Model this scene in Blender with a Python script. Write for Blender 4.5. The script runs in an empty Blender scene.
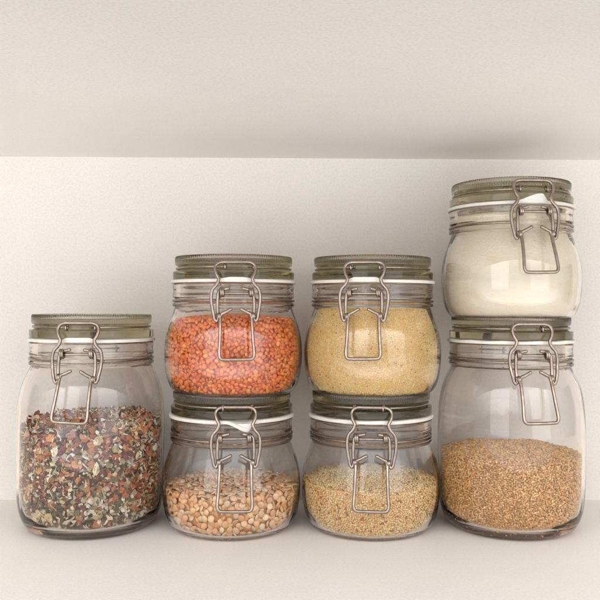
import bpy, math, random
import numpy as np

S = 0.01                                   # everything below is written in centimetres
C = bpy.context.scene.collection
sc = bpy.context.scene
R = math.radians

# ------------------------------------------------------------------ measures
WALL_Y = 0.0
SHELF_H = 29.5
CAM = (-0.75, -67.4, 16.72)

# ------------------------------------------------------------------ materials
def new_mat(name):
    m = bpy.data.materials.new(name); m.use_nodes = True
    nt = m.node_tree
    return m, nt, nt.nodes, nt.links, nt.nodes['Principled BSDF']

def coords(N, L, scale=1.0):
    tc = N.new('ShaderNodeTexCoord')
    return tc.outputs['Object']

def noise(N, L, vec, scale, detail=4, rough=0.55, dist=0.0):
    n = N.new('ShaderNodeTexNoise')
    n.inputs['Scale'].default_value = scale; n.inputs['Detail'].default_value = detail
    n.inputs['Roughness'].default_value = rough; n.inputs['Distortion'].default_value = dist
    L.new(vec, n.inputs['Vector'])
    return n.outputs['Fac']

def ramp(N, L, fac, stops):
    r = N.new('ShaderNodeValToRGB')
    e = r.color_ramp.elements
    while len(e) < len(stops): e.new(0.5)
    for k, (p, c) in enumerate(stops):
        e[k].position = p; e[k].color = (*c, 1) if len(c) == 3 else c
    L.new(fac, r.inputs['Fac'])
    return r.outputs['Color']

def bump(N, L, h, strength, dist, prev=None):
    b = N.new('ShaderNodeBump')
    b.inputs['Strength'].default_value = strength; b.inputs['Distance'].default_value = dist
    L.new(h, b.inputs['Height'])
    if prev is not None: L.new(prev, b.inputs['Normal'])
    return b.outputs['Normal']

def paint_mat(name, col, rough=0.55):
    m, nt, N, L, P = new_mat(name)
    v = coords(N, L)
    n1 = noise(N, L, v, 9, 5); n4 = noise(N, L, v, 620, 3, 0.75)
    a = tuple(c * 0.97 for c in col); b = tuple(min(1, c * 1.02) for c in col)
    mx = N.new('ShaderNodeMix'); mx.data_type = 'RGBA'; mx.blend_type = 'MULTIPLY'; mx.inputs['Factor'].default_value = 1
    L.new(ramp(N, L, n1, [(0.3, a), (0.7, b)]), mx.inputs['A'])
    L.new(ramp(N, L, n4, [(0.30, (.90, .895, .885)), (0.5, (.985, .985, .985)), (0.7, (1.03, 1.03, 1.03))]), mx.inputs['B'])
    L.new(mx.outputs['Result'], P.inputs['Base Color'])
    n2 = noise(N, L, v, 900, 3, 0.7); n3 = noise(N, L, v, 160, 3)
    L.new(bump(N, L, n2, 0.45, 0.0003, bump(N, L, n3, 0.15, 0.0006)), P.inputs['Normal'])
    P.inputs['Roughness'].default_value = rough
    P.inputs['Specular IOR Level'].default_value = 0.3
    return m

def glass_mat(name, absorb, density, wob=0.32, rough=0.0):
    m, nt, N, L, P = new_mat(name)
    P.inputs['Base Color'].default_value = (1, 1, 1, 1)
    P.inputs['Transmission Weight'].default_value = 1
    P.inputs['IOR'].default_value = 1.5
    P.inputs['Roughness'].default_value = rough
    v = coords(N, L)
    mp = N.new('ShaderNodeMapping'); mp.inputs['Scale'].default_value = (1, 1, 0.22)
    L.new(v, mp.inputs['Vector'])
    n1 = noise(N, L, mp.outputs['Vector'], 55, 2)
    L.new(bump(N, L, n1, wob, 0.0009), P.inputs['Normal'])
    sm = ramp(N, L, noise(N, L, v, 14, 4, .6, .6), [(0.48, (0, 0, 0)), (0.75, (.07, .07, .07))])      # handled, not quite clean
    L.new(sm, P.inputs['Roughness'])
    va = N.new('ShaderNodeVolumeAbsorption')
    va.inputs['Color'].default_value = (*absorb, 1); va.inputs['Density'].default_value = density
    L.new(va.outputs[0], N['Material Output'].inputs['Volume'])
    return m

def metal_mat(name, col, rough):
    m, nt, N, L, P = new_mat(name)
    v = coords(N, L)
    n1 = noise(N, L, v, 260, 4)
    a = tuple(c * 0.75 for c in col)
    L.new(ramp(N, L, n1, [(0.35, a), (0.65, col)]), P.inputs['Base Color'])
    P.inputs['Metallic'].default_value = 1
    P.inputs['Roughness'].default_value = rough
    L.new(bump(N, L, noise(N, L, v, 700, 3), 0.2, 0.0002), P.inputs['Normal'])
    return m

def rubber_mat(name, col):
    m, nt, N, L, P = new_mat(name)
    v = coords(N, L)
    L.new(ramp(N, L, noise(N, L, v, 120, 3), [(0.3, tuple(c * .93 for c in col)), (0.7, col)]), P.inputs['Base Color'])
    P.inputs['Roughness'].default_value = 0.5
    P.inputs['Subsurface Weight'].default_value = 0.0
    return m

def grain_mat(name, rough=0.6, fine=2500, amt=0.25):
    m, nt, N, L, P = new_mat(name)
    at = N.new('ShaderNodeAttribute'); at.attribute_name = 'Col'
    v = coords(N, L)
    nz = noise(N, L, v, fine, 3)
    mx = N.new('ShaderNodeMix'); mx.data_type = 'RGBA'; mx.blend_type = 'MULTIPLY'
    mx.inputs['Factor'].default_value = amt
    L.new(at.outputs['Color'], mx.inputs['A'])
    L.new(ramp(N, L, nz, [(0.3, (0.45, 0.42, 0.38)), (0.65, (1.1, 1.1, 1.1))]), mx.inputs['B'])
    L.new(mx.outputs['Result'], P.inputs['Base Color'])
    P.inputs['Roughness'].default_value = rough
    P.inputs['Specular IOR Level'].default_value = 0.25
    L.new(bump(N, L, nz, 0.3, 0.0003), P.inputs['Normal'])
    return m

M_BOARD = paint_mat('white_shelf_laminate', (0.825, 0.780, 0.722))
M_BACK = paint_mat('white_back_laminate', (0.81, 0.763, 0.704))
M_GLASS = glass_mat('clear_jar_glass', (0.70, 0.48, 0.28), 32)
M_LID = glass_mat('olive_tinted_lid_glass', (0.60, 0.545, 0.33), 24, 0.3)
M_WIRE = metal_mat('dull_steel_wire', (0.40, 0.325, 0.27), 0.30)
M_RUB = rubber_mat('white_rubber', (0.76, 0.72, 0.645))
M_LENT = grain_mat('red_lentil_skin', 0.5, 1800, 0.2)
M_PEA = grain_mat('split_pea_skin', 0.5, 1200, 0.25)
M_FINE = grain_mat('semolina_grain', 0.75, 3000, 0.12)
M_FLAKE = grain_mat('dried_vegetable', 0.7, 1500, 0.45)

def flour_mat():
    m, nt, N, L, P = new_mat('pale_flour')
    v = coords(N, L)
    mp = N.new('ShaderNodeMapping'); mp.inputs['Scale'].default_value = (1, 1, 2.6); L.new(v, mp.inputs['Vector'])
    n1 = noise(N, L, mp.outputs['Vector'], 26, 6, 0.62); n2 = noise(N, L, v, 700, 4, .65); n3 = noise(N, L, v, 420, 2)
    mx = N.new('ShaderNodeMix'); mx.data_type = 'RGBA'; mx.blend_type = 'MULTIPLY'; mx.inputs['Factor'].default_value = 1
    L.new(ramp(N, L, n1, [(0.28, (0.82, 0.69, 0.49)), (0.45, (0.88, 0.78, 0.60)), (0.70, (0.91, 0.83, 0.68))]), mx.inputs['A'])
    L.new(ramp(N, L, n3, [(0.22, (0.80, 0.70, 0.56)), (0.30, (1, 1, 1))]), mx.inputs['B'])
    L.new(mx.outputs['Result'], P.inputs['Base Color'])
    P.inputs['Roughness'].default_value = 0.9
    P.inputs['Specular IOR Level'].default_value = 0.1
    L.new(bump(N, L, n2, 0.8, 0.0009, bump(N, L, n1, 0.4, 0.003)), P.inputs['Normal'])
    return m
M_FLOUR = flour_mat()

# ------------------------------------------------------------------ mesh helpers
def link(name, me, mat, parent=None):
    o = bpy.data.objects.new(name, me); C.objects.link(o)
    if mat is not None and len(me.materials) == 0: me.materials.append(mat)
    if parent is not None: o.parent = parent
    return o

def mesh_np(name, V, loops, counts, smooth=True, col=None, sharp=None):
    me = bpy.data.meshes.new(name)
    V = np.asarray(V, dtype=np.float64) * S
    loops = np.asarray(loops, dtype=np.int32); counts = np.asarray(counts, dtype=np.int32)
    me.vertices.add(len(V)); me.vertices.foreach_set('co', V.astype(np.float32).ravel())
    me.loops.add(len(loops)); me.loops.foreach_set('vertex_index', loops)
    me.polygons.add(len(counts))
    me.polygons.foreach_set('loop_start', np.concatenate([[0], np.cumsum(counts)[:-1]]).astype(np.int32))
    me.update(calc_edges=True)
    me.validate()
    me.polygons.foreach_set('use_smooth', np.full(len(me.polygons), smooth, dtype=bool))
    if col is not None:
        at = me.color_attributes.new('Col', 'FLOAT_COLOR', 'POINT')
        c4 = np.ones((len(V), 4), dtype=np.float32); c4[:, :3] = col
        at.data.foreach_set('color', c4.ravel())
    if sharp is not None: me.set_sharp_from_angle(angle=sharp)
    me.update()
    return me

def fillet(pts, n=5):
    """pts: (r, z, fillet radius) -> rounded polyline."""
    out = []
    for i, (x, z, f) in enumerate(pts):
        if f <= 0 or i in (0, len(pts) - 1):
            out.append((x, z)); continue
        p = np.array([x, z]); a = np.array(pts[i-1][:2]) - p; b = np.array(pts[i+1][:2]) - p
        la, lb = np.linalg.norm(a), np.linalg.norm(b)
        t = min(f, la * .48, lb * .48); p0 = p + a / la * t; p2 = p + b / lb * t
        for k in range(n + 1):
            u = k / n
            q = (1-u)**2 * p0 + 2*u*(1-u) * p + u*u * p2
            out.append((float(q[0]), float(q[1])))
    return out

def catmull(P, n=6):
    P = [np.array(p, float) for p in P]
    Q = [2*P[0]-P[1]] + P + [2*P[-1]-P[-2]]
    out = []
    for i in range(1, len(Q) - 2):
        p0, p1, p2, p3 = Q[i-1:i+3]
        d1 = max(np.linalg.norm(p1-p0)**.5, 1e-4); d2 = max(np.linalg.norm(p2-p1)**.5, 1e-4); d3 = max(np.linalg.norm(p3-p2)**.5, 1e-4)
        m1 = d2*((p1-p0)/d1 - (p2-p0)/(d1+d2) + (p2-p1)/d2)
        m2 = d2*((p2-p1)/d2 - (p3-p1)/(d2+d3) + (p3-p2)/d3)
        for k in range(n):
            t = k / n
            out.append((2*t**3-3*t*t+1)*p1 + (t**3-2*t*t+t)*m1 + (-2*t**3+3*t*t)*p2 + (t**3-t*t)*m2)
    out.append(P[-1])
    return out

def lathe(profile, seg=128, mod=None, closed=False):
    """profile polyline (r,z), first/last may be on the axis; mod(i, theta, r, z)->(r,z). returns V, loops, counts"""
    V, rows = [], []
    th = [2*math.pi*k/seg for k in range(seg)]
    for i, (r, z) in enumerate(profile):
        if r < 1e-6:
            rows.append([len(V)]); V.append((0, 0, z))
        else:
            row = []
            for t in th:
                rr, zz = mod(i, t, r, z) if mod else (r, z)
                row.append(len(V)); V.append((rr*math.sin(t), -rr*math.cos(t), zz))
            rows.append(row)
    loops, counts = [], []
    pairs = list(zip(rows[:-1], rows[1:]))
    if closed: pairs.append((rows[-1], rows[0]))
    for a, b in pairs:
        for k in range(seg):
            k2 = (k+1) % seg
            if len(a) == 1 and len(b) == 1: continue
            if len(a) == 1: f = (a[0], b[k2], b[k])
            elif len(b) == 1: f = (a[k], a[k2], b[0])
            else: f = (a[k], a[k2], b[k2], b[k])
            loops += f; counts.append(len(f))
    return V, loops, counts

class Acc:
    def __init__(s): s.V = []; s.L = []; s.C = []; s.K = []; s.n = 0
    def add(s, V, L, Cn, col=None):
        V = np.asarray(V, float); s.V.append(V); s.L.append(np.asarray(L, int) + s.n); s.C.append(np.asarray(Cn, int))
        if col is not None: s.K.append(np.broadcast_to(np.asarray(col, float), (len(V), 3)))
        s.n += len(V)
    def mesh(s, name, smooth=True, sharp=None):
        return mesh_np(name, np.concatenate(s.V), np.concatenate(s.L), np.concatenate(s.C), smooth,
                       np.concatenate(s.K) if s.K else None, sharp)

def tube(acc, path, rad, seg=10, closed=False):
    P = [np.array(p, float) for p in path]
    n = len(P)
    T = []
    for i in range(n):
        a = P[i-1] if (i > 0 or closed) else P[i]
        b = P[(i+1) % n] if (i < n-1 or closed) else P[i]
        t = b - a; T.append(t/np.linalg.norm(t))
    u = np.cross(T[0], [0.3, 0.2, 0.93]); u /= np.linalg.norm(u)
    V, L, Cn = [], [], []
    for i in range(n):
        u = u - T[i]*np.dot(u, T[i]); u /= np.linalg.norm(u)
        w = np.cross(T[i], u)
        for k in range(seg):
            a = 2*math.pi*k/seg
            V.append(P[i] + rad*(math.cos(a)*u + math.sin(a)*w))
    m = n if closed else n-1
    for i in range(m):
        j = (i+1) % n
        for k in range(seg):
            k2 = (k+1) % seg
            L += [i*seg+k, i*seg+k2, j*seg+k2, j*seg+k]; Cn.append(4)
    if not closed:
        for i, sgn in ((0, -1), (n-1, 1)):
            base = len(V)
            for k in range(seg):                       # a small rounded end
                V.append(P[i] + (V[i*seg+k]-P[i])*0.6 + T[i]*sgn*rad*0.55)
            V.append(P[i] + T[i]*sgn*rad*0.75)
            for k in range(seg):
                k2 = (k+1) % seg
                f = [i*seg+k, base+k, base+k2, i*seg+k2] if sgn < 0 else [i*seg+k, i*seg+k2, base+k2, base+k]
                L += f; Cn.append(4)
                f = [base+k, base+seg, base+k2] if sgn < 0 else [base+k, base+k2, base+seg]
                L += f; Cn.append(3)
    acc.add(V, L, Cn)

# ------------------------------------------------------------------ the jars
# neck and lid are the same on both sizes; z0 lifts them from the small jar's height
def body_profile(kind):
    if kind == 'small':
        z0 = 0.0
        side = [(4.30, 0.10), (4.72, 0.50), (5.02, 1.20), (5.18, 2.10), (5.235, 3.0), (5.19, 4.0), (5.03, 4.9), (4.78, 5.65), (4.57, 6.25), (4.47, 6.54)]
        ins = [(3.75, 0.24), (4.32, 0.50), (4.72, 1.15), (4.93, 2.1), (5.00, 3.0), (4.96, 4.0), (4.80, 4.9), (4.54, 5.7), (4.26, 6.35), (4.10, 6.8), (4.08, 7.2)]
    else:
        z0 = 5.65
        side = [(4.45, 0.10), (4.92, 0.52), (5.25, 1.30), (5.42, 2.4), (5.48, 4.0), (5.50, 6.0), (5.48, 8.0), (5.36, 9.6), (5.10, 10.8), (4.76, 11.6), (4.56, 12.0), (4.47, 12.2)]
        ins = [(3.9, 0.50), (4.50, 0.78), (4.93, 1.4), (5.16, 2.5), (5.23, 4.0), (5.25, 6.0), (5.23, 8.0), (5.12, 9.6), (4.86, 10.8), (4.50, 11.6), (4.26, 12.05), (4.10, 12.4), (4.08, 12.8)]
    bot = fillet([(0, 0.07, 0), (3.3, 0.05, .1), (3.75, 0.0, .15), (4.05, 0.0, .15), (side[0][0], side[0][1], 0)])[:-1]
    out = [tuple(p) for p in catmull(side, 5)]
    neck = fillet([(4.47, z0+6.56, 0), (4.50, z0+6.62, .04), (4.64, z0+6.66, .06), (4.64, z0+6.88, .06), (4.44, z0+6.94, .04), (4.42, z0+7.22, .05),
                   (4.61, z0+7.32, .07), (4.62, z0+7.46, .1), (4.555, z0+7.80, .2), (4.62, z0+8.12, .12), (4.62, z0+8.30, .08), (4.30, z0+8.36, .06), (4.10, z0+8.34, .08), (4.06, z0+7.9, .2), (4.10, z0+7.5, .2), (4.08, z0+7.20, 0)], 4)[1:-1]
    inside = [tuple(p) for p in catmull(ins, 5)][::-1]
    return bot + out + neck + inside + [(0, ins[0][1] - 0.04)], ins, z0

def inner_fn(ins):
    P = np.array([tuple(p) for p in catmull(ins, 8)])
    P = np.vstack([[0, P[0, 1]-0.04], P])
    z, r = P[:, 1], P[:, 0]
    return lambda q: np.interp(q, z, r, right=4.08)

def lid_profile(z0):
    p = [(0, 8.50, 0), (3.55, 8.46, .15), (3.78, 8.67, .08), (4.60, 8.67, .06), (4.62, 9.24, .08), (4.22, 9.31, .06), (4.20, 9.62, .06),
         (4.44, 9.70, .07), (4.46, 10.28, .16), (4.36, 10.40, .06), (4.24, 10.38, .06), (4.12, 10.06, .08), (0, 9.98, 0)]
    return [(r, z + z0) for r, z in fillet(p, 5)]

TEETH = 150
def lid_mesh(z0):
    seg = TEETH * 6
    prof = lid_profile(z0)
    amp = []
    for r, z in prof:
        q = z - z0
        amp.append(0.032 if (q > 10.2 and r > 4.3) else 0.0)
    def mod(i, t, r, z):
        if amp[i] == 0: return r, z
        w = 0.5 + 0.5*math.cos(t*TEETH)
        return r - amp[i]*w, z - amp[i]*1.3*w
    V, L, Cn = lathe(prof, seg, mod)
    return mesh_np('lid', V, L, Cn, True, None, R(38))

def gasket_mesh(z0, kind):
    prof = [(3.88, 8.38), (4.62, 8.385), (4.68, 8.375), (4.735, 8.39), (4.75, 8.485), (4.735, 8.58), (4.69, 8.605), (4.655, 8.62), (3.88, 8.63)]
    up = [0, 0, 0, 0, .5, 1, 1, .8, 0]; dn = [0, 0, 1, 1, .5, 0, 0, 0, 0]
    sm = lambda x: 0 if x <= 0 else (1 if x >= 1 else x*x*(3-2*x))
    def tab(t):
        d = math.degrees(t); d = d-360 if d > 180 else d
        if kind == 'up':    return 0.17*sm((16-abs(d))/7), 0.05*sm((16-abs(d))/7)
        if kind == 'lean':  return 0.52*sm((d+17)/24)*sm((14-d)/6), 0.05*sm((15-abs(d))/7)
        if kind == 'slight':return 0.14*sm((17-abs(d))/12), 0
        if kind == 'droop':
            a = sm((d+8)/20)*sm((17-d)/6); return -0.52*a, -0.60*a
        return 0.03*math.sin(d*.2), 0
    def mod(i, t, r, z):
        a, b = tab(t)
        if kind == 'droop':
            k = 1 if 2 <= i <= 7 else 0
            return (r + (0.05*abs(a)*k), z0 + z + k*(a if i >= 4 else b))
        return r + 0.03*up[i]*min(1, a*3), z0 + z + up[i]*a + dn[i]*b
    V, L, Cn = lathe(prof, 240, mod, closed=True)
    return mesh_np('gasket', V, L, Cn, True, None, R(50))

def arc(r, z, a0, a1, n=72):
    return [(r*math.sin(R(a0+(a1-a0)*k/n)), -r*math.cos(R(a0+(a1-a0)*k/n)), z) for k in range(n+1)]

def helix(cx, cy, cz, rad, turns, pitch, a0=0, n=14):
    m = int(n*turns)
    return [(cx + pitch*(k/n) - pitch*turns/2, cy + rad*math.cos(a0+2*math.pi*k/n), cz + rad*math.sin(a0+2*math.pi*k/n)) for k in range(m+1)]

def neck_wire_mesh(z0, lift=0):
    a = Acc()
    for s in (-1, 1):
        tube(a, helix(s*1.02, -5.00, z0+7.46+lift*.75, .27, 2.2, .13), .095, 10)
        tube(a, catmull([(s*1.05, -4.84, z0+7.26+lift*.7), (s*1.22, -4.74, z0+7.18+lift*.4), (s*1.47, -4.40, z0+7.10), (s*1.75, -4.24, z0+7.08)], 5), .09, 10)
    tube(a, [(x, -4.98-0.02*(1-x*x), z0+7.40+lift*.75) for x in np.linspace(-1.0, 1.0, 9)], .09, 10)
    tube(a, arc(4.57, z0+7.08, 21, 339, 110), .09, 10)
    return a.mesh('neck_wire')

def lid_wire_mesh(z0):
    a = Acc()
    tube(a, arc(4.33, z0+9.47, 15, 345, 110), .085, 8)
    for s in (-1, 1):
        tube(a, helix(s*1.02, -4.38, z0+9.47, .19, 1.25, .09), .085, 8)
    return a.mesh('lid_wire')

def hinge_mesh(z0):
    a = Acc()
    for s in (-1, 1):
        tube(a, catmull([(s*1.0, 4.30, z0+9.43), (s*1.05, 4.85, z0+9.25), (s*1.05, 4.98, z0+8.2), (s*1.05, 4.85, z0+7.25), (s*1.0, 4.53, z0+7.08)], 6), .085, 8)
    tube(a, [(-1.3, 5.02, z0+8.2), (0, 5.02, z0+8.2), (1.3, 5.02, z0+8.2)], .085, 8)
    return a.mesh('hinge')

def bail_mesh(z0, rn, lift):
    """rn(z): outer radius of the body below the neck, to keep the wire off the glass"""
    a = Acc()
    q = max(5.16, rn(z0+5.2)+.24)
    half = [(0.55, -4.54, 9.55), (0.98, -4.50, 9.54), (1.28, -4.55, 9.42), (1.42, -4.66, 9.14), (1.34, -4.86, 8.76), (1.18, -5.00, 8.40),
            (1.31, -5.04, 8.05), (1.60, -5.06, 7.70), (1.71, -5.08, 7.25), (1.68, -5.14, 6.60), (1.56, -q-.02, 5.95), (1.47, -q-.06, 5.58),
            (1.35, -q-.06, 5.46), (1.26, -q-.01, 5.64), (1.28, -5.14, 6.4), (1.26, -5.08, 7.05), (1.20, -5.02, 7.46), (1.08, -4.98, 7.60), (0.84, -5.02, 7.66), (0.50, -5.10, 7.74)]
    right = [(x, y - .16*min(1, lift*3)*max(0, (z-8.4)), z+z0+lift*(1 if z > 8.9 else .75)) for x, y, z in half]
    left = [(-x, y, z) for x, y, z in right][::-1]
    tube(a, [tuple(p) for p in catmull(left + right, 5)], .12, 12)
    return a.mesh('latch_bail')

def handle_mesh(z0, rn, out, lift):
    a = Acc()
    q = max(5.16, rn(z0+5.2)+.24)
    y1 = -(q + .16)
    zt, zb = 6.0, 2.62
    up = lambda z: lift*.75 + (lift*.9 if z < 4.5 else 0)
    yb = min(-(rn(z0+3.4) + .16), y1 - out)
    
    lp = lambda z: y1 + (yb-y1)*(zt-z)/(zt-zb)
    half = [(0.34, y1-.05, 6.30), (0.80, y1-.02, 6.04), (1.00, y1+.02, 5.94), (1.08, y1, 5.72), (1.10, lp(5.2), 5.2), (1.15, lp(3.8), 3.8), (1.20, lp(3.05), 3.05),
            (1.17, lp(2.79), 2.79), (1.05, lp(2.65), 2.65), (0.85, lp(2.62), 2.62), (0.3, lp(2.62), 2.61)]
    right = [(x, y, z+z0+up(z)) for x, y, z in half]
    left = [(-x, y, z) for x, y, z in right]
    tube(a, [tuple(p) for p in catmull(right + left[::-1], 5)], .12, 12)
    for s in (-1, 1):
        tube(a, helix(s*1.18, y1+.10, z0+5.78+lift*.75, .19, 1.6, .10), .09, 10)
    return a.mesh('latch_handle')

GEO = {}
for kind in ('small', 'large'):
    prof, ins, z0 = body_profile(kind)
    V, L, Cn = lathe(prof, 160)
    outer = [p for p in prof[:len(prof)//2]]
    oz = np.array([p[1] for p in outer]); orr = np.array([p[0] for p in outer])
    order = np.argsort(oz)
    rn = (lambda oz, orr: (lambda z: float(np.interp(z, oz, orr))))(oz[order], orr[order])
    GEO[kind] = dict(body=mesh_np('jar_body', V, L, Cn, True, None, R(40)), lid=lid_mesh(z0), lw=lid_wire_mesh(z0),
                     hinge=hinge_mesh(z0), z0=z0, rn=rn, rin=inner_fn(ins), zb=ins[0][1])

WOB = random.Random(5)
def make_jar(kind, loc, rot, label, tab, out=0.5, lift=0.0, slant=0.0, tilt=(0, 0)):
    g = GEO[kind]
    t = bpy.data.objects.new('storage_jar', None); C.objects.link(t)
    t.empty_display_size = 0.03
    t.location = tuple(v*S for v in loc); t.rotation_euler = (R(tilt[0]), R(tilt[1]), R(rot))
    t['label'] = label; t['category'] = 'jar'; t['group'] = 'clip-top glass jars on the shelf'
    link('jar_body', g['body'], M_GLASS, t)
    lid = link('lid', g['lid'], M_LID, t)
    link('lid_wire', g['lw'], M_WIRE, lid)
    link('gasket', gasket_mesh(g['z0'], tab), M_RUB, t)
    link('neck_wire', neck_wire_mesh(g['z0'], lift), M_WIRE, t)
    link('hinge', g['hinge'], M_WIRE, t)
    bail = link('latch_bail', bail_mesh(g['z0'], g['rn'], lift), M_WIRE, t)
    bail.rotation_euler.y = R(WOB.uniform(-.6, .6))
    hd = link('latch_handle', handle_mesh(g['z0'], g['rn'], out, lift), M_WIRE, bail)
    sl = R(slant + WOB.uniform(-.5, .5)); hd.rotation_euler.y = sl; hd.location.x = -(g['z0']+6+lift*.75)*S*math.sin(sl)
    lid.rotation_euler.z = R(WOB.uniform(-3, 3))
    return t

YJ = -7.8
LOW = 10.02          # a small jar stacked on a small jar
HIGH = 15.67         # a small jar stacked on a tall jar
J = {
 'flakes':  ('large', (-15.92, YJ+0.40, 0), 2.0),
 'peas':    ('small', (-5.18, YJ+0.05, 0), 6.5),
 'lentils': ('small', (-5.08, YJ+0.05, LOW), 6.5),
 'semol':   ('small', (5.40, YJ, 0), -5.3),
 'cous':    ('small', (5.50, YJ+0.1, LOW), -12.4),
 'bulgur':  ('large', (16.15, YJ+0.2, 0), 2.3),
 'flour':   ('small', (16.15, YJ+0.2, HIGH), 3.9),
}
LAB = {
 'flakes':  ('tall clip-top glass jar of mixed dried vegetable flakes', 'up', 1.0),
 'peas':    ('small clip-top glass jar half full of pale orange split peas, standing on the shelf', 'droop', 0.8),
 'lentils': ('small clip-top glass jar full of red lentils, stacked on another jar', 'slight', 0.7),
 'semol':   ('small clip-top glass jar half full of light tan grain, under the jar of yellow couscous', 'plain', 0.75),
 'cous':    ('small clip-top glass jar full of fine yellow couscous, stacked on a jar of tan grain', 'up', 0.7),
 'bulgur':  ('tall clip-top glass jar holding brown bulgur wheat, with a jar of flour on its lid', 'plain', 1.0),
 'flour':   ('small clip-top glass jar full of cream flour, stacked on a tall jar', 'lean', 0.9),
}
for k, (kind, loc, rot) in J.items():
    lab, tab, out = LAB[k]
    make_jar(kind, loc, rot, lab, tab, out, {'flakes': .26, 'bulgur': .28, 'lentils': .24, 'cous': .27, 'flour': .5}.get(k, 0), {'flakes': 3.5, 'peas': .8, 'cous': -1.0, 'bulgur': -1.2, 'flour': -1.0}.get(k, 0))

# ------------------------------------------------------------------ what is in the jars
def sphere_t(seg, rings, prof=None):
    V = [(0, 0, -1)]
    for i in range(1, rings):
        a = -math.pi/2 + math.pi*i/rings
        for k in range(seg):
            b = 2*math.pi*k/seg
            V.append((math.cos(a)*math.cos(b), math.cos(a)*math.sin(b), math.sin(a)))
    V.append((0, 0, 1)); V = np.array(V)
    L, Cn = [], []
    for k in range(seg):
        L += [0, 1+(k+1) % seg, 1+k]; Cn.append(3)
    for i in range(rings-2):
        for k in range(seg):
            L += [1+i*seg+k, 1+i*seg+(k+1) % seg, 1+(i+1)*seg+(k+1) % seg, 1+(i+1)*seg+k]; Cn.append(4)
    top = len(V)-1; b = 1+(rings-2)*seg
    for k in range(seg):
        L += [b+k, b+(k+1) % seg, top]; Cn.append(3)
    return V, np.array(L), np.array(Cn)

def frames(n, rng):
    """rotation matrices taking z to the unit vectors n, with random spin"""
    h = rng.normal(size=n.shape); u = np.cross(n, h); u /= np.linalg.norm(u, axis=1, keepdims=True)
    v = np.cross(n, u)
    return np.stack([u, v, n], axis=2)

def scatter(acc, tmpl, pos, Rm, scale, cols):
    V, L, Cn = tmpl
    N, n = len(pos), len(V)
    if N == 0: return
    W = np.einsum('nij,nkj->nki', Rm, V[None]*scale[:, None, :]) + pos[:, None, :]
    acc.add(W.reshape(-1, 3), (L[None] + (np.arange(N)*n)[:, None]).ravel(), np.tile(Cn, N), np.repeat(cols, n, axis=0))

def thin(P, dmin, order):
    """greedy selection keeping points at least dmin apart"""
    cell = {}; keep = []; d2 = dmin*dmin; inv = 1/dmin
    Q = P.tolist(); I = np.floor(P*inv).astype(int).tolist()
    for i in order:
        x, y, z = Q[i]; a, b, c = I[i]; ok = True
        for da in (-1, 0, 1):
            for db in (-1, 0, 1):
                for dc in (-1, 0, 1):
                    for j in cell.get((a+da, b+db, c+dc), ()):
                        q = Q[j]
                        if (q[0]-x)**2+(q[1]-y)**2+(q[2]-z)**2 < d2: ok = False; break
                    if not ok: break
                if not ok: break
            if not ok: break
        if ok: cell.setdefault((a, b, c), []).append(i); keep.append(i)
    return np.array(keep)

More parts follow.
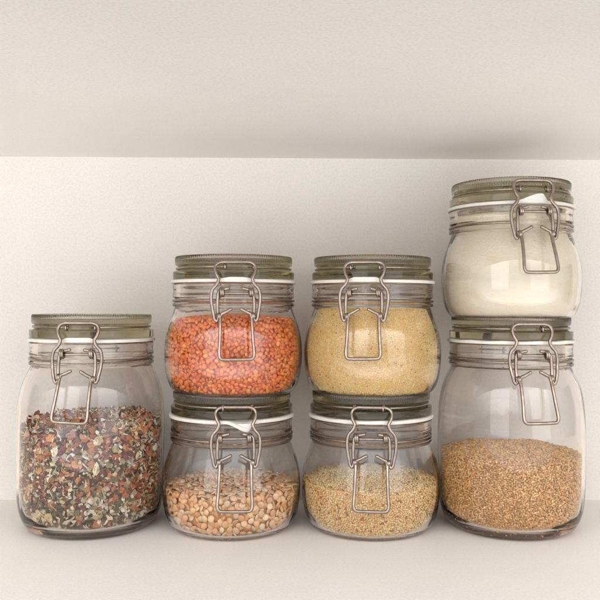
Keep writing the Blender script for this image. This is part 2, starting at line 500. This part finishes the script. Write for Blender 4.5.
class Fill:
    """the room inside a jar below a mounded surface"""
    def __init__(s, kind, ztop, mound=0.3, tilt=(0, 0), rough=0.0, seed=1):
        g = GEO[kind]; s.rin = lambda z: g['rin'](z) - 0.015; s.zb = g['zb'] + 0.01; s.z0 = ztop; s.m = mound; s.t = tilt; s.rough = rough
        s.ph = np.random.default_rng(seed).uniform(0, 6.28, 8)
    def top(s, x, y):
        q = (x*x+y*y)/24.0; p = s.ph; r = s.rough
        return s.z0 + s.m*(0.6-q) + s.t[0]*x/5 + s.t[1]*y/5 + r*(np.sin(1.3*x+p[0])*np.sin(1.5*y+p[1]) + .6*np.sin(2.9*x+p[2]+y) + .5*np.sin(3.3*y+p[3]-x))*.5
    def depth(s, P):
        r = np.hypot(P[:, 0], P[:, 1])
        z = P[:, 2]
        dw = s.rin(z) - r
        sl = (s.rin(z+.05) - s.rin(z-.05))/.1
        dw = dw/np.sqrt(1+np.minimum(sl*sl, 30))
        dt = s.top(P[:, 0], P[:, 1]) - z
        db = z - s.zb
        nrm = np.stack([P[:, 0]/np.maximum(r, 1e-6), P[:, 1]/np.maximum(r, 1e-6), -sl], 1)
        nrm /= np.linalg.norm(nrm, axis=1, keepdims=True)
        return dw, dt, db, nrm
    def points(s, ext, shell, dmin, rng, over=5.0):
        """grain centres within the shell behind the glass and under the surface; ext = clearance of one grain"""
        zt = s.z0 + s.m + .6
        vol = 110*(zt)
        area = 2*math.pi*5*zt*.7 + 75
        M = int(over*area*shell/dmin**3*(vol/(area*shell)))
        M = min(M, 6000000)
        out = []
        for _ in range(max(1, M//1000000)):
            n = min(M, 1000000)
            P = np.stack([rng.uniform(-5.3, 5.3, n), rng.uniform(-5.3, 4.6, n), rng.uniform(s.zb, zt, n)], 1)
            dw, dt, db, nr = s.depth(P)
            d = np.minimum(np.minimum(dw, db), dt)
            ok = (d > ext) & (np.minimum(dw, dt) < ext+shell)
            back = (P[:, 1] > 1.6) & (dt > ext+shell)
            out.append(P[ok & ~back])
        P = np.concatenate(out)
        dw, dt, db, nr = s.depth(P)
        d = np.minimum(dw, dt)
        order = np.argsort(np.maximum(0, d-ext) + rng.uniform(0, shell*.35, len(P)))
        k = thin(P, dmin, order)
        P = P[k]
        dw, dt, db, nr = s.depth(P)
        n = np.where((dt < dw)[:, None], np.array([[0, 0, 1.0]]), nr)
        return P, n
    def core(s, acc, inset, col, seg=72, jit=0.0, rng=None, ncol=None):
        zt = float(s.top(np.array([4.5]), np.array([0.0]))[0])
        zs = np.linspace(s.zb + inset*.5, zt - inset, 40)
        V, L, Cn = [], [], []
        th = np.arange(seg)*2*math.pi/seg
        rows = []
        def row(r, z):
            b = len(V)
            for k in range(seg):
                x, y = r*math.sin(th[k]), -r*math.cos(th[k])
                V.append((x, y, z(x, y) if callable(z) else z))
            rows.append(b)
        for z in zs[:-1]: row(max(.2, float(s.rin(z)) - inset), z)
        rt = float(s.rin(zt)) - inset
        tf = lambda x, y: float(s.top(np.array([x]), np.array([y]))[0]) - inset
        for q in np.linspace(1, 0.03, 16): row(rt*q, tf)
        for a, b in zip(rows[:-1], rows[1:]):
            for k in range(seg):
                L += [a+k, a+(k+1) % seg, b+(k+1) % seg, b+k]; Cn.append(4)
        c = len(V); V.append((0, 0, tf(0, 0)))
        for k in range(seg): L += [rows[-1]+k, rows[-1]+(k+1) % seg, c]; Cn.append(3)
        c2 = len(V); V.append((0, 0, float(zs[0])))
        for k in range(seg): L += [rows[0]+(k+1) % seg, rows[0]+k, c2]; Cn.append(3)
        acc.add(V, L, Cn, np.array([col]))

def palette(n, rng, cols, w, jit=0.12, hue=0.025):
    c = np.array(cols)[rng.choice(len(cols), n, p=np.array(w)/np.sum(w))]
    return np.clip(c*(1+rng.normal(0, jit, (n, 1)))*(1+rng.normal(0, hue, (n, 3))), 0.003, 0.92)

def put(key, name, label, cat, me, mat):
    kind, loc, rot = J[key]
    o = link(name, me, mat)
    o.location = tuple(v*S for v in loc)
    o['label'] = label; o['category'] = cat; o['kind'] = 'stuff'
    return o

def unit(v): return v/np.linalg.norm(v, axis=1, keepdims=True)

# red lentils: thin lenses
def lens_t(seg=12):
    V, L, Cn = sphere_t(seg, 6)
    V = V.copy(); r = np.hypot(V[:, 0], V[:, 1])
    V[:, 2] *= 0.5
    return V, L, Cn
rng = np.random.default_rng(11)
F = Fill('small', 5.95, 0.6, rough=.06, seed=2); acc = Acc()
P, n = F.points(0.13, 0.42, 0.235, rng)
N = len(P)
nn = unit(n*0.9 + rng.normal(size=(N, 3))*0.5)
rad = rng.uniform(.165, .21, N)
dw, dt, db, nr = F.depth(P)
sup = np.sqrt(rad**2*(1-(nn*n).sum(1)**2) + (rad*.5)**2*(nn*n).sum(1)**2)
P = P - n*np.maximum(0, sup - np.minimum(dw, dt) + .005)[:, None]
scatter(acc, lens_t(), P, frames(nn, rng), np.stack([rad, rad*rng.uniform(.9, 1, N), rad], 1),
        palette(N, rng, [(.86, .215, .045), (.90, .265, .065), (.78, .17, .034), (.92, .35, .10)], [4, 3, 2.5, 1], .10))
F.core(acc, .34, (.72, .15, .026))
put('lentils', 'red_lentils', 'red lentils filling a small jar to its shoulder', 'lentils', acc.mesh('red_lentils'), M_LENT)
print('lentils', N)

# split peas: fat half lenses
def half_t(seg=14):
    V, L, Cn = sphere_t(seg, 7)
    V = V.copy()
    V[:, 2] = np.where(V[:, 2] < 0, V[:, 2]*0.24, V[:, 2]*0.40)
    return V, L, Cn
rng = np.random.default_rng(12)
F = Fill('small', 3.45, 0.15, tilt=(.05, .05), rough=.12, seed=3); acc = Acc()
P, n = F.points(0.13, 0.50, 0.325, rng)
N = len(P)
sg = np.where(rng.random(N) < .68, 1, -1)[:, None]
nn = unit(sg*n*1.0 + rng.normal(size=(N, 3))*0.42)
rad = rng.uniform(.225, .285, N)
dw, dt, db, nr = F.depth(P)
sup = np.sqrt(rad**2*(1-(nn*n).sum(1)**2) + (rad*.5)**2*(nn*n).sum(1)**2)
P = P - n*np.maximum(0, sup - np.minimum(dw, dt) + .005)[:, None]
scatter(acc, half_t(), P, frames(nn, rng), np.stack([rad, rad*rng.uniform(.85, 1, N), rad], 1),
        palette(N, rng, [(.89, .52, .26), (.92, .61, .35), (.84, .41, .17), (.94, .72, .48)], [4, 3.5, 2.2, 1.6], .06))
F.core(acc, .36, (.70, .36, .13))
put('peas', 'split_peas', 'pale orange split peas half filling a small jar', 'split peas', acc.mesh('split_peas'), M_PEA)
print('peas', N)

def rough_grains(key, name, label, cat, fill, size, asp, dmin, shell, cols, w, core, seed, mat=M_FINE, tm=(7, 5), jit=.12):
    rng = np.random.default_rng(seed); acc = Acc()
    P, n = fill.points(size*.8, shell, dmin, rng)
    N = len(P)
    which = rng.integers(0, 8, N)
    dirs = unit(np.cross(n, rng.normal(size=(N, 3))) + rng.normal(size=(N, 3))*.35)     # long axis mostly along the glass
    Rm = frames(dirs, rng)
    a = size*rng.uniform(.78, 1.15, N); l = a*rng.uniform(asp[0], asp[1], N)
    sc_ = np.stack([a, a*rng.uniform(.8, 1, N), l], 1)
    cols = palette(N, rng, cols, w, jit)
    for k in range(8):
        V, L, Cn = sphere_t(*tm)
        V = V*(1+rng.normal(0, .13, (len(V), 1)))
        m = which == k
        scatter(acc, (V, L, Cn), P[m], Rm[m], sc_[m], cols[m])
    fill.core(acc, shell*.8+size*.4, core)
    print(name, N)
    put(key, name, label, cat, acc.mesh(name), mat)

rough_grains('cous', 'couscous', 'fine yellow couscous filling a small jar up to its neck', 'couscous', Fill('small', 6.75, .1, rough=.02, seed=4),
             .050, (1.0, 1.4), .084, .10, [(.94, .67, .28), (.95, .72, .35), (.92, .61, .23), (.58, .30, .09)], [5, 4, 2, .22], (.86, .53, .18), 21, tm=(6, 4), jit=.08)
rough_grains('semol', 'cracked_grain', 'light tan cracked grain half filling a small jar', 'grain', Fill('small', 3.85, .25, tilt=(.05, .1), rough=.12, seed=5),
               .074, (1.1, 1.6), .122, .15, [(.94, .66, .32), (.95, .71, .39), (.92, .57, .24), (.46, .21, .06)], [5, 4, 2, .6], (.80, .44, .16), 22, tm=(6, 4), jit=.09)
rough_grains('bulgur', 'bulgur_wheat', 'golden brown bulgur wheat in the lower part of a tall jar', 'bulgur', Fill('large', 5.95, .35, rough=.14, seed=6),
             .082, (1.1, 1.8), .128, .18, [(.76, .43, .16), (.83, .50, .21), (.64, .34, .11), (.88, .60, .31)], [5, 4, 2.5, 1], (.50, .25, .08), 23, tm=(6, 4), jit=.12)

# flour: one packed mass
acc = Acc()
F = Fill('small', 7.9, .05, rough=.03, seed=7)
F.core(acc, .03, (.8, .7, .55), seg=160)
put('flour', 'flour', 'smooth cream flour filling a small jar to the top', 'flour', acc.mesh('flour'), M_FLOUR)

# dried vegetable flakes: curled chips, shreds, dice, peas and crumbs
def chip(rng, n=7, thick=.05):
    ang = np.sort((np.arange(n)+rng.uniform(-.35, .35, n))*2*math.pi/n)
    r = rng.uniform(.6, 1.1, n)
    e = np.stack([r*np.cos(ang), r*np.sin(ang)*rng.uniform(.55, 1), np.zeros(n)], 1)
    mid = e*.5 + rng.normal(0, .05, (n, 3))*[1, 1, 0]
    cv = rng.normal(0, .35, 3)
    f = lambda P: cv[0]*P[:, 0]**2 + cv[1]*P[:, 1]**2 + cv[2]*P[:, 0]*P[:, 1]
    pts = np.vstack([[[0, 0, 0]], mid, e])
    pts[:, 2] = f(pts) + rng.normal(0, .07, len(pts))
    up = pts.copy(); dn = pts.copy(); up[:, 2] += thick; dn[:, 2] -= thick
    V = np.vstack([up, dn]); m = len(pts); L, Cn = [], []
    for k in range(n):
        k2 = (k+1) % n
        L += [0, 1+k, 1+k2]; Cn.append(3); L += [1+k, 1+n+k, 1+n+k2, 1+k2]; Cn.append(4)
        L += [m, m+1+k2, m+1+k]; Cn.append(3); L += [m+1+k, m+1+k2, m+1+n+k2, m+1+n+k]; Cn.append(4)
        L += [1+n+k, m+1+n+k, m+1+n+k2, 1+n+k2]; Cn.append(4)
    return V, np.array(L), np.array(Cn)

def shred(rng, n=7):
    t = np.linspace(-1, 1, n); c = rng.normal(0, .35, 2)
    P = np.stack([c[0]*t*t, c[1]*np.sin(2.5*t), t], 1); V, L, Cn = [], [], []
    for i in range(n):
        w = .17*(1-.5*t[i]**2)*rng.uniform(.7, 1.2); h = .07
        for a, b in ((-w, -h), (w, -h), (w, h), (-w, h)): V.append(P[i]+[a, b, 0])
    for i in range(n-1):
        for k in range(4): L += [i*4+k, i*4+(k+1) % 4, i*4+4+(k+1) % 4, i*4+4+k]; Cn.append(4)
    L += [3, 2, 1, 0]; Cn.append(4); L += [n*4-4, n*4-3, n*4-2, n*4-1]; Cn.append(4)
    return np.array(V), np.array(L), np.array(Cn)

rng = np.random.default_rng(31)
F = Fill('large', 8.2, .35, tilt=(.15, .1), rough=.25, seed=8); acc = Acc()
RED, ORG, DRED = (.46, .14, .06), (.60, .26, .10), (.22, .065, .04)
GRN, OLV, PALE = (.13, .11, .05), (.25, .205, .10), (.56, .48, .30)
CRM, WHT, TAN = (.78, .66, .46), (.86, .80, .68), (.62, .44, .25)
def flake_set(size, dmin, shell, ext, make, K, nb, top_w, low_w, cols, thick_s=1.0, over=4.0, keep=1.0, sz=(.7, 1.3)):
    P, n = F.points(ext, shell, dmin, rng, over)
    if keep < 1: q = rng.random(len(P)) < keep; P, n = P[q], n[q]
    N = len(P); t = np.clip((P[:, 2]-1.5)/5.5, 0, 1)
    a = palette(N, rng, cols, top_w, .16, .06); b = palette(N, rng, cols, low_w, .16, .06)
    col = np.where((rng.random(N) < t)[:, None], a, b)
    nn = unit(n*nb + rng.normal(size=(N, 3))*.5)
    Rm = frames(nn, rng); s = size*rng.uniform(sz[0], sz[1], N)
    which = rng.integers(0, K, N)
    for k in range(K):
        m = which == k
        V, L, Cn = make(rng)
        W = np.einsum('nij,nkj->nki', Rm[m], V[None]*s[m][:, None, None]) + P[m][:, None, :]
        # nothing may stick out through the glass: pull every vertex back inside
        Q = W.reshape(-1, 3); r = np.hypot(Q[:, 0], Q[:, 1]); lim = F.rin(np.clip(Q[:, 2], F.zb, 99)) - .02
        f = np.minimum(1, lim/np.maximum(r, 1e-6)); Q[:, 0] *= f; Q[:, 1] *= f; Q[:, 2] = np.maximum(Q[:, 2], F.zb+.01)
        M = int(m.sum())
        if M: acc.add(Q, (L[None]+(np.arange(M)*len(V))[:, None]).ravel(), np.tile(Cn, M), np.repeat(col[m], len(V), axis=0))
    print('flakes', N)
cols = [RED, ORG, DRED, GRN, OLV, PALE, CRM, WHT, TAN]
flake_set(.40, .40, .55, .10, lambda g: chip(g, 8, .05), 30, .7, [5, 4, 3, .6, 1.2, .8, 2, .4, 2], [1.3, 1.3, 1.2, 3.5, 4, 2, 2, .8, 2], cols)
flake_set(.25, .36, .45, .07, lambda g: chip(g, 6, .10), 20, .8, [4, 3, 3, 1, 1.5, 1, 2.2, .8, 2], [1, 1.2, 1, 3.5, 4, 2.5, 2.5, 1.4, 1.5], cols)
flake_set(.11, .32, .30, .05, lambda g: chip(g, 6, .25), 14, .5, [2.5, 3, 2, 1, 1.5, 1, 2.5, 1.5, 1.5], [1, 1.5, 1, 3, 4, 3.5, 2, 2, 1], cols)
flake_set(.28, .42, .25, .06, lambda g: shred(g), 18, .5, [1, 2, 1, 1, 1, 2, 2, 1.5, 1], [.4, .6, .4, 2, 3, 4, 3, 3, 1], cols, sz=(.6, 1.4))
flake_set(.15, .62, .16, .07, lambda g: chip(g, 6, .45), 10, .6, [0, .5, 0, 0, 0, 1, 4, 5, 0], [0, .3, 0, 0, 0, 1, 4, 6, 0], cols)
flake_set(.19, 1.25, .2, .17, lambda g: (lambda t: (t[0]*(1+g.normal(0, .05, (len(t[0]), 1))), t[1], t[2]))(sphere_t(10, 7)), 5, .4,
          [0, 0, 0, 2, 3, 1, 0, 0, 0], [0, 0, 0, 3, 3, 1, 0, 0, 0], cols, keep=.55)
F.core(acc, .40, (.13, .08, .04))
put('flakes', 'dried_vegetables', 'dried vegetable flakes in red, orange, green and cream in a tall jar', 'dried vegetables', acc.mesh('dried_vegetables', False), M_FLAKE)

# ------------------------------------------------------------------ the cupboard
def board(name, x0, x1, y0, y1, z0, z1, mat, label, bev=.12):
    import bmesh
    bm = bmesh.new(); bmesh.ops.create_cube(bm, size=1)
    for v in bm.verts:
        v.co = ((x0+x1)/2 + v.co.x*(x1-x0), (y0+y1)/2 + v.co.y*(y1-y0), (z0+z1)/2 + v.co.z*(z1-z0)); v.co *= S
    bmesh.ops.bevel(bm, geom=bm.edges[:], offset=bev*S, segments=2, affect='EDGES')
    me = bpy.data.meshes.new(name); bm.to_mesh(me); bm.free()
    o = link(name, me, mat); o['kind'] = 'structure'; o['label'] = label
    return o
board('shelf', -75, 75, -36.5, 0.8, -1.8, 0, M_BOARD, 'white laminate shelf the jars stand on', .05)
board('ceiling', -75, 75, -36.5, 0.8, SHELF_H, SHELF_H+1.8, M_BOARD, 'underside of the white shelf above the jars', .05)
board('back_wall', -75, 75, 0.8, 1.6, -3, SHELF_H+3, M_BACK, 'plain white back panel behind the jars', .03)
for o in (bpy.data.objects['back_wall'],): o.location.y = -0.8*S

# ------------------------------------------------------------------ light: two windows of the room behind the camera
def window_light(name, loc, size, target, power, col):
    l = bpy.data.lights.new(name, 'AREA'); l.shape = 'RECTANGLE'; l.size, l.size_y = size; l.energy = power; l.color = col
    o = bpy.data.objects.new(name, l); C.objects.link(o); o.location = loc
    from mathutils import Vector
    d = Vector(target) - Vector(loc); o.rotation_euler = d.to_track_quat('-Z', 'Y').to_euler()
    return o
window_light('window_light', (-0.95, -1.85, 0.55), (1.1, 1.5), (0, -.07, .10), 8.5, (.98, .99, 1))
window_light('window_light', (1.15, -1.65, 0.50), (1.1, 1.4), (0, -.07, .10), 6.5, (.98, .99, 1))

# unseen room light: dim sideways, bright bands added above and below to lift the boards
w = bpy.data.worlds.new('World'); sc.world = w; w.use_nodes = True
N, L = w.node_tree.nodes, w.node_tree.links
tc = N.new('ShaderNodeTexCoord'); sx = N.new('ShaderNodeSeparateXYZ'); L.new(tc.outputs['Generated'], sx.inputs[0])
def half(out):
    mr = N.new('ShaderNodeMapRange'); mr.inputs['From Min'].default_value = -1; mr.inputs['From Max'].default_value = 1
    L.new(out, mr.inputs['Value']); return mr.outputs['Result']
k = lambda v: (v*.95, v*.98, v*1.025)
g = lambda v: (v, v, v)
zr = ramp(N, L, half(sx.outputs['Z']), [(0.10, k(.12)), (0.18, k(.85)), (0.30, k(1.30)), (0.42, k(.62)), (0.50, k(.24)), (0.58, k(.50)), (0.70, k(1.12)), (0.83, k(1.28)), (0.92, k(.15))])
yr = ramp(N, L, half(sx.outputs['Y']), [(0.0, g(1)), (0.25, g(.9)), (0.45, g(.14)), (0.6, g(.03))])
mx = N.new('ShaderNodeMix'); mx.data_type = 'RGBA'; mx.blend_type = 'MULTIPLY'; mx.inputs['Factor'].default_value = 1
L.new(zr, mx.inputs['A']); L.new(yr, mx.inputs['B'])
bg = N['Background']; L.new(mx.outputs['Result'], bg.inputs['Color']); bg.inputs['Strength'].default_value = 2.66

# ------------------------------------------------------------------ camera
cd = bpy.data.cameras.new('camera'); cam = bpy.data.objects.new('camera', cd); C.objects.link(cam)
cd.sensor_fit = 'HORIZONTAL'; cd.sensor_width = 36; cd.angle = 2*math.atan(300/780)
cd.clip_start = .01; cd.clip_end = 20
cam.location = tuple(v*S for v in CAM)
cam.rotation_euler = (R(90 + .44), R(-0.2), R(-0.7))
sc.camera = cam

sc.view_settings.view_transform = 'Standard'; sc.view_settings.look = 'None'; sc.view_settings.gamma = 1
sc.view_settings.exposure = 0
cy = sc.cycles
cy.max_bounces = 16; cy.diffuse_bounces = 6; cy.glossy_bounces = 10; cy.transmission_bounces = 14; cy.transparent_max_bounces = 8
cy.caustics_refractive = True; cy.caustics_reflective = False; cy.blur_glossy = 0.3
cy.sample_clamp_indirect = 8; cy.use_denoising = True; cy.adaptive_threshold = 0.03
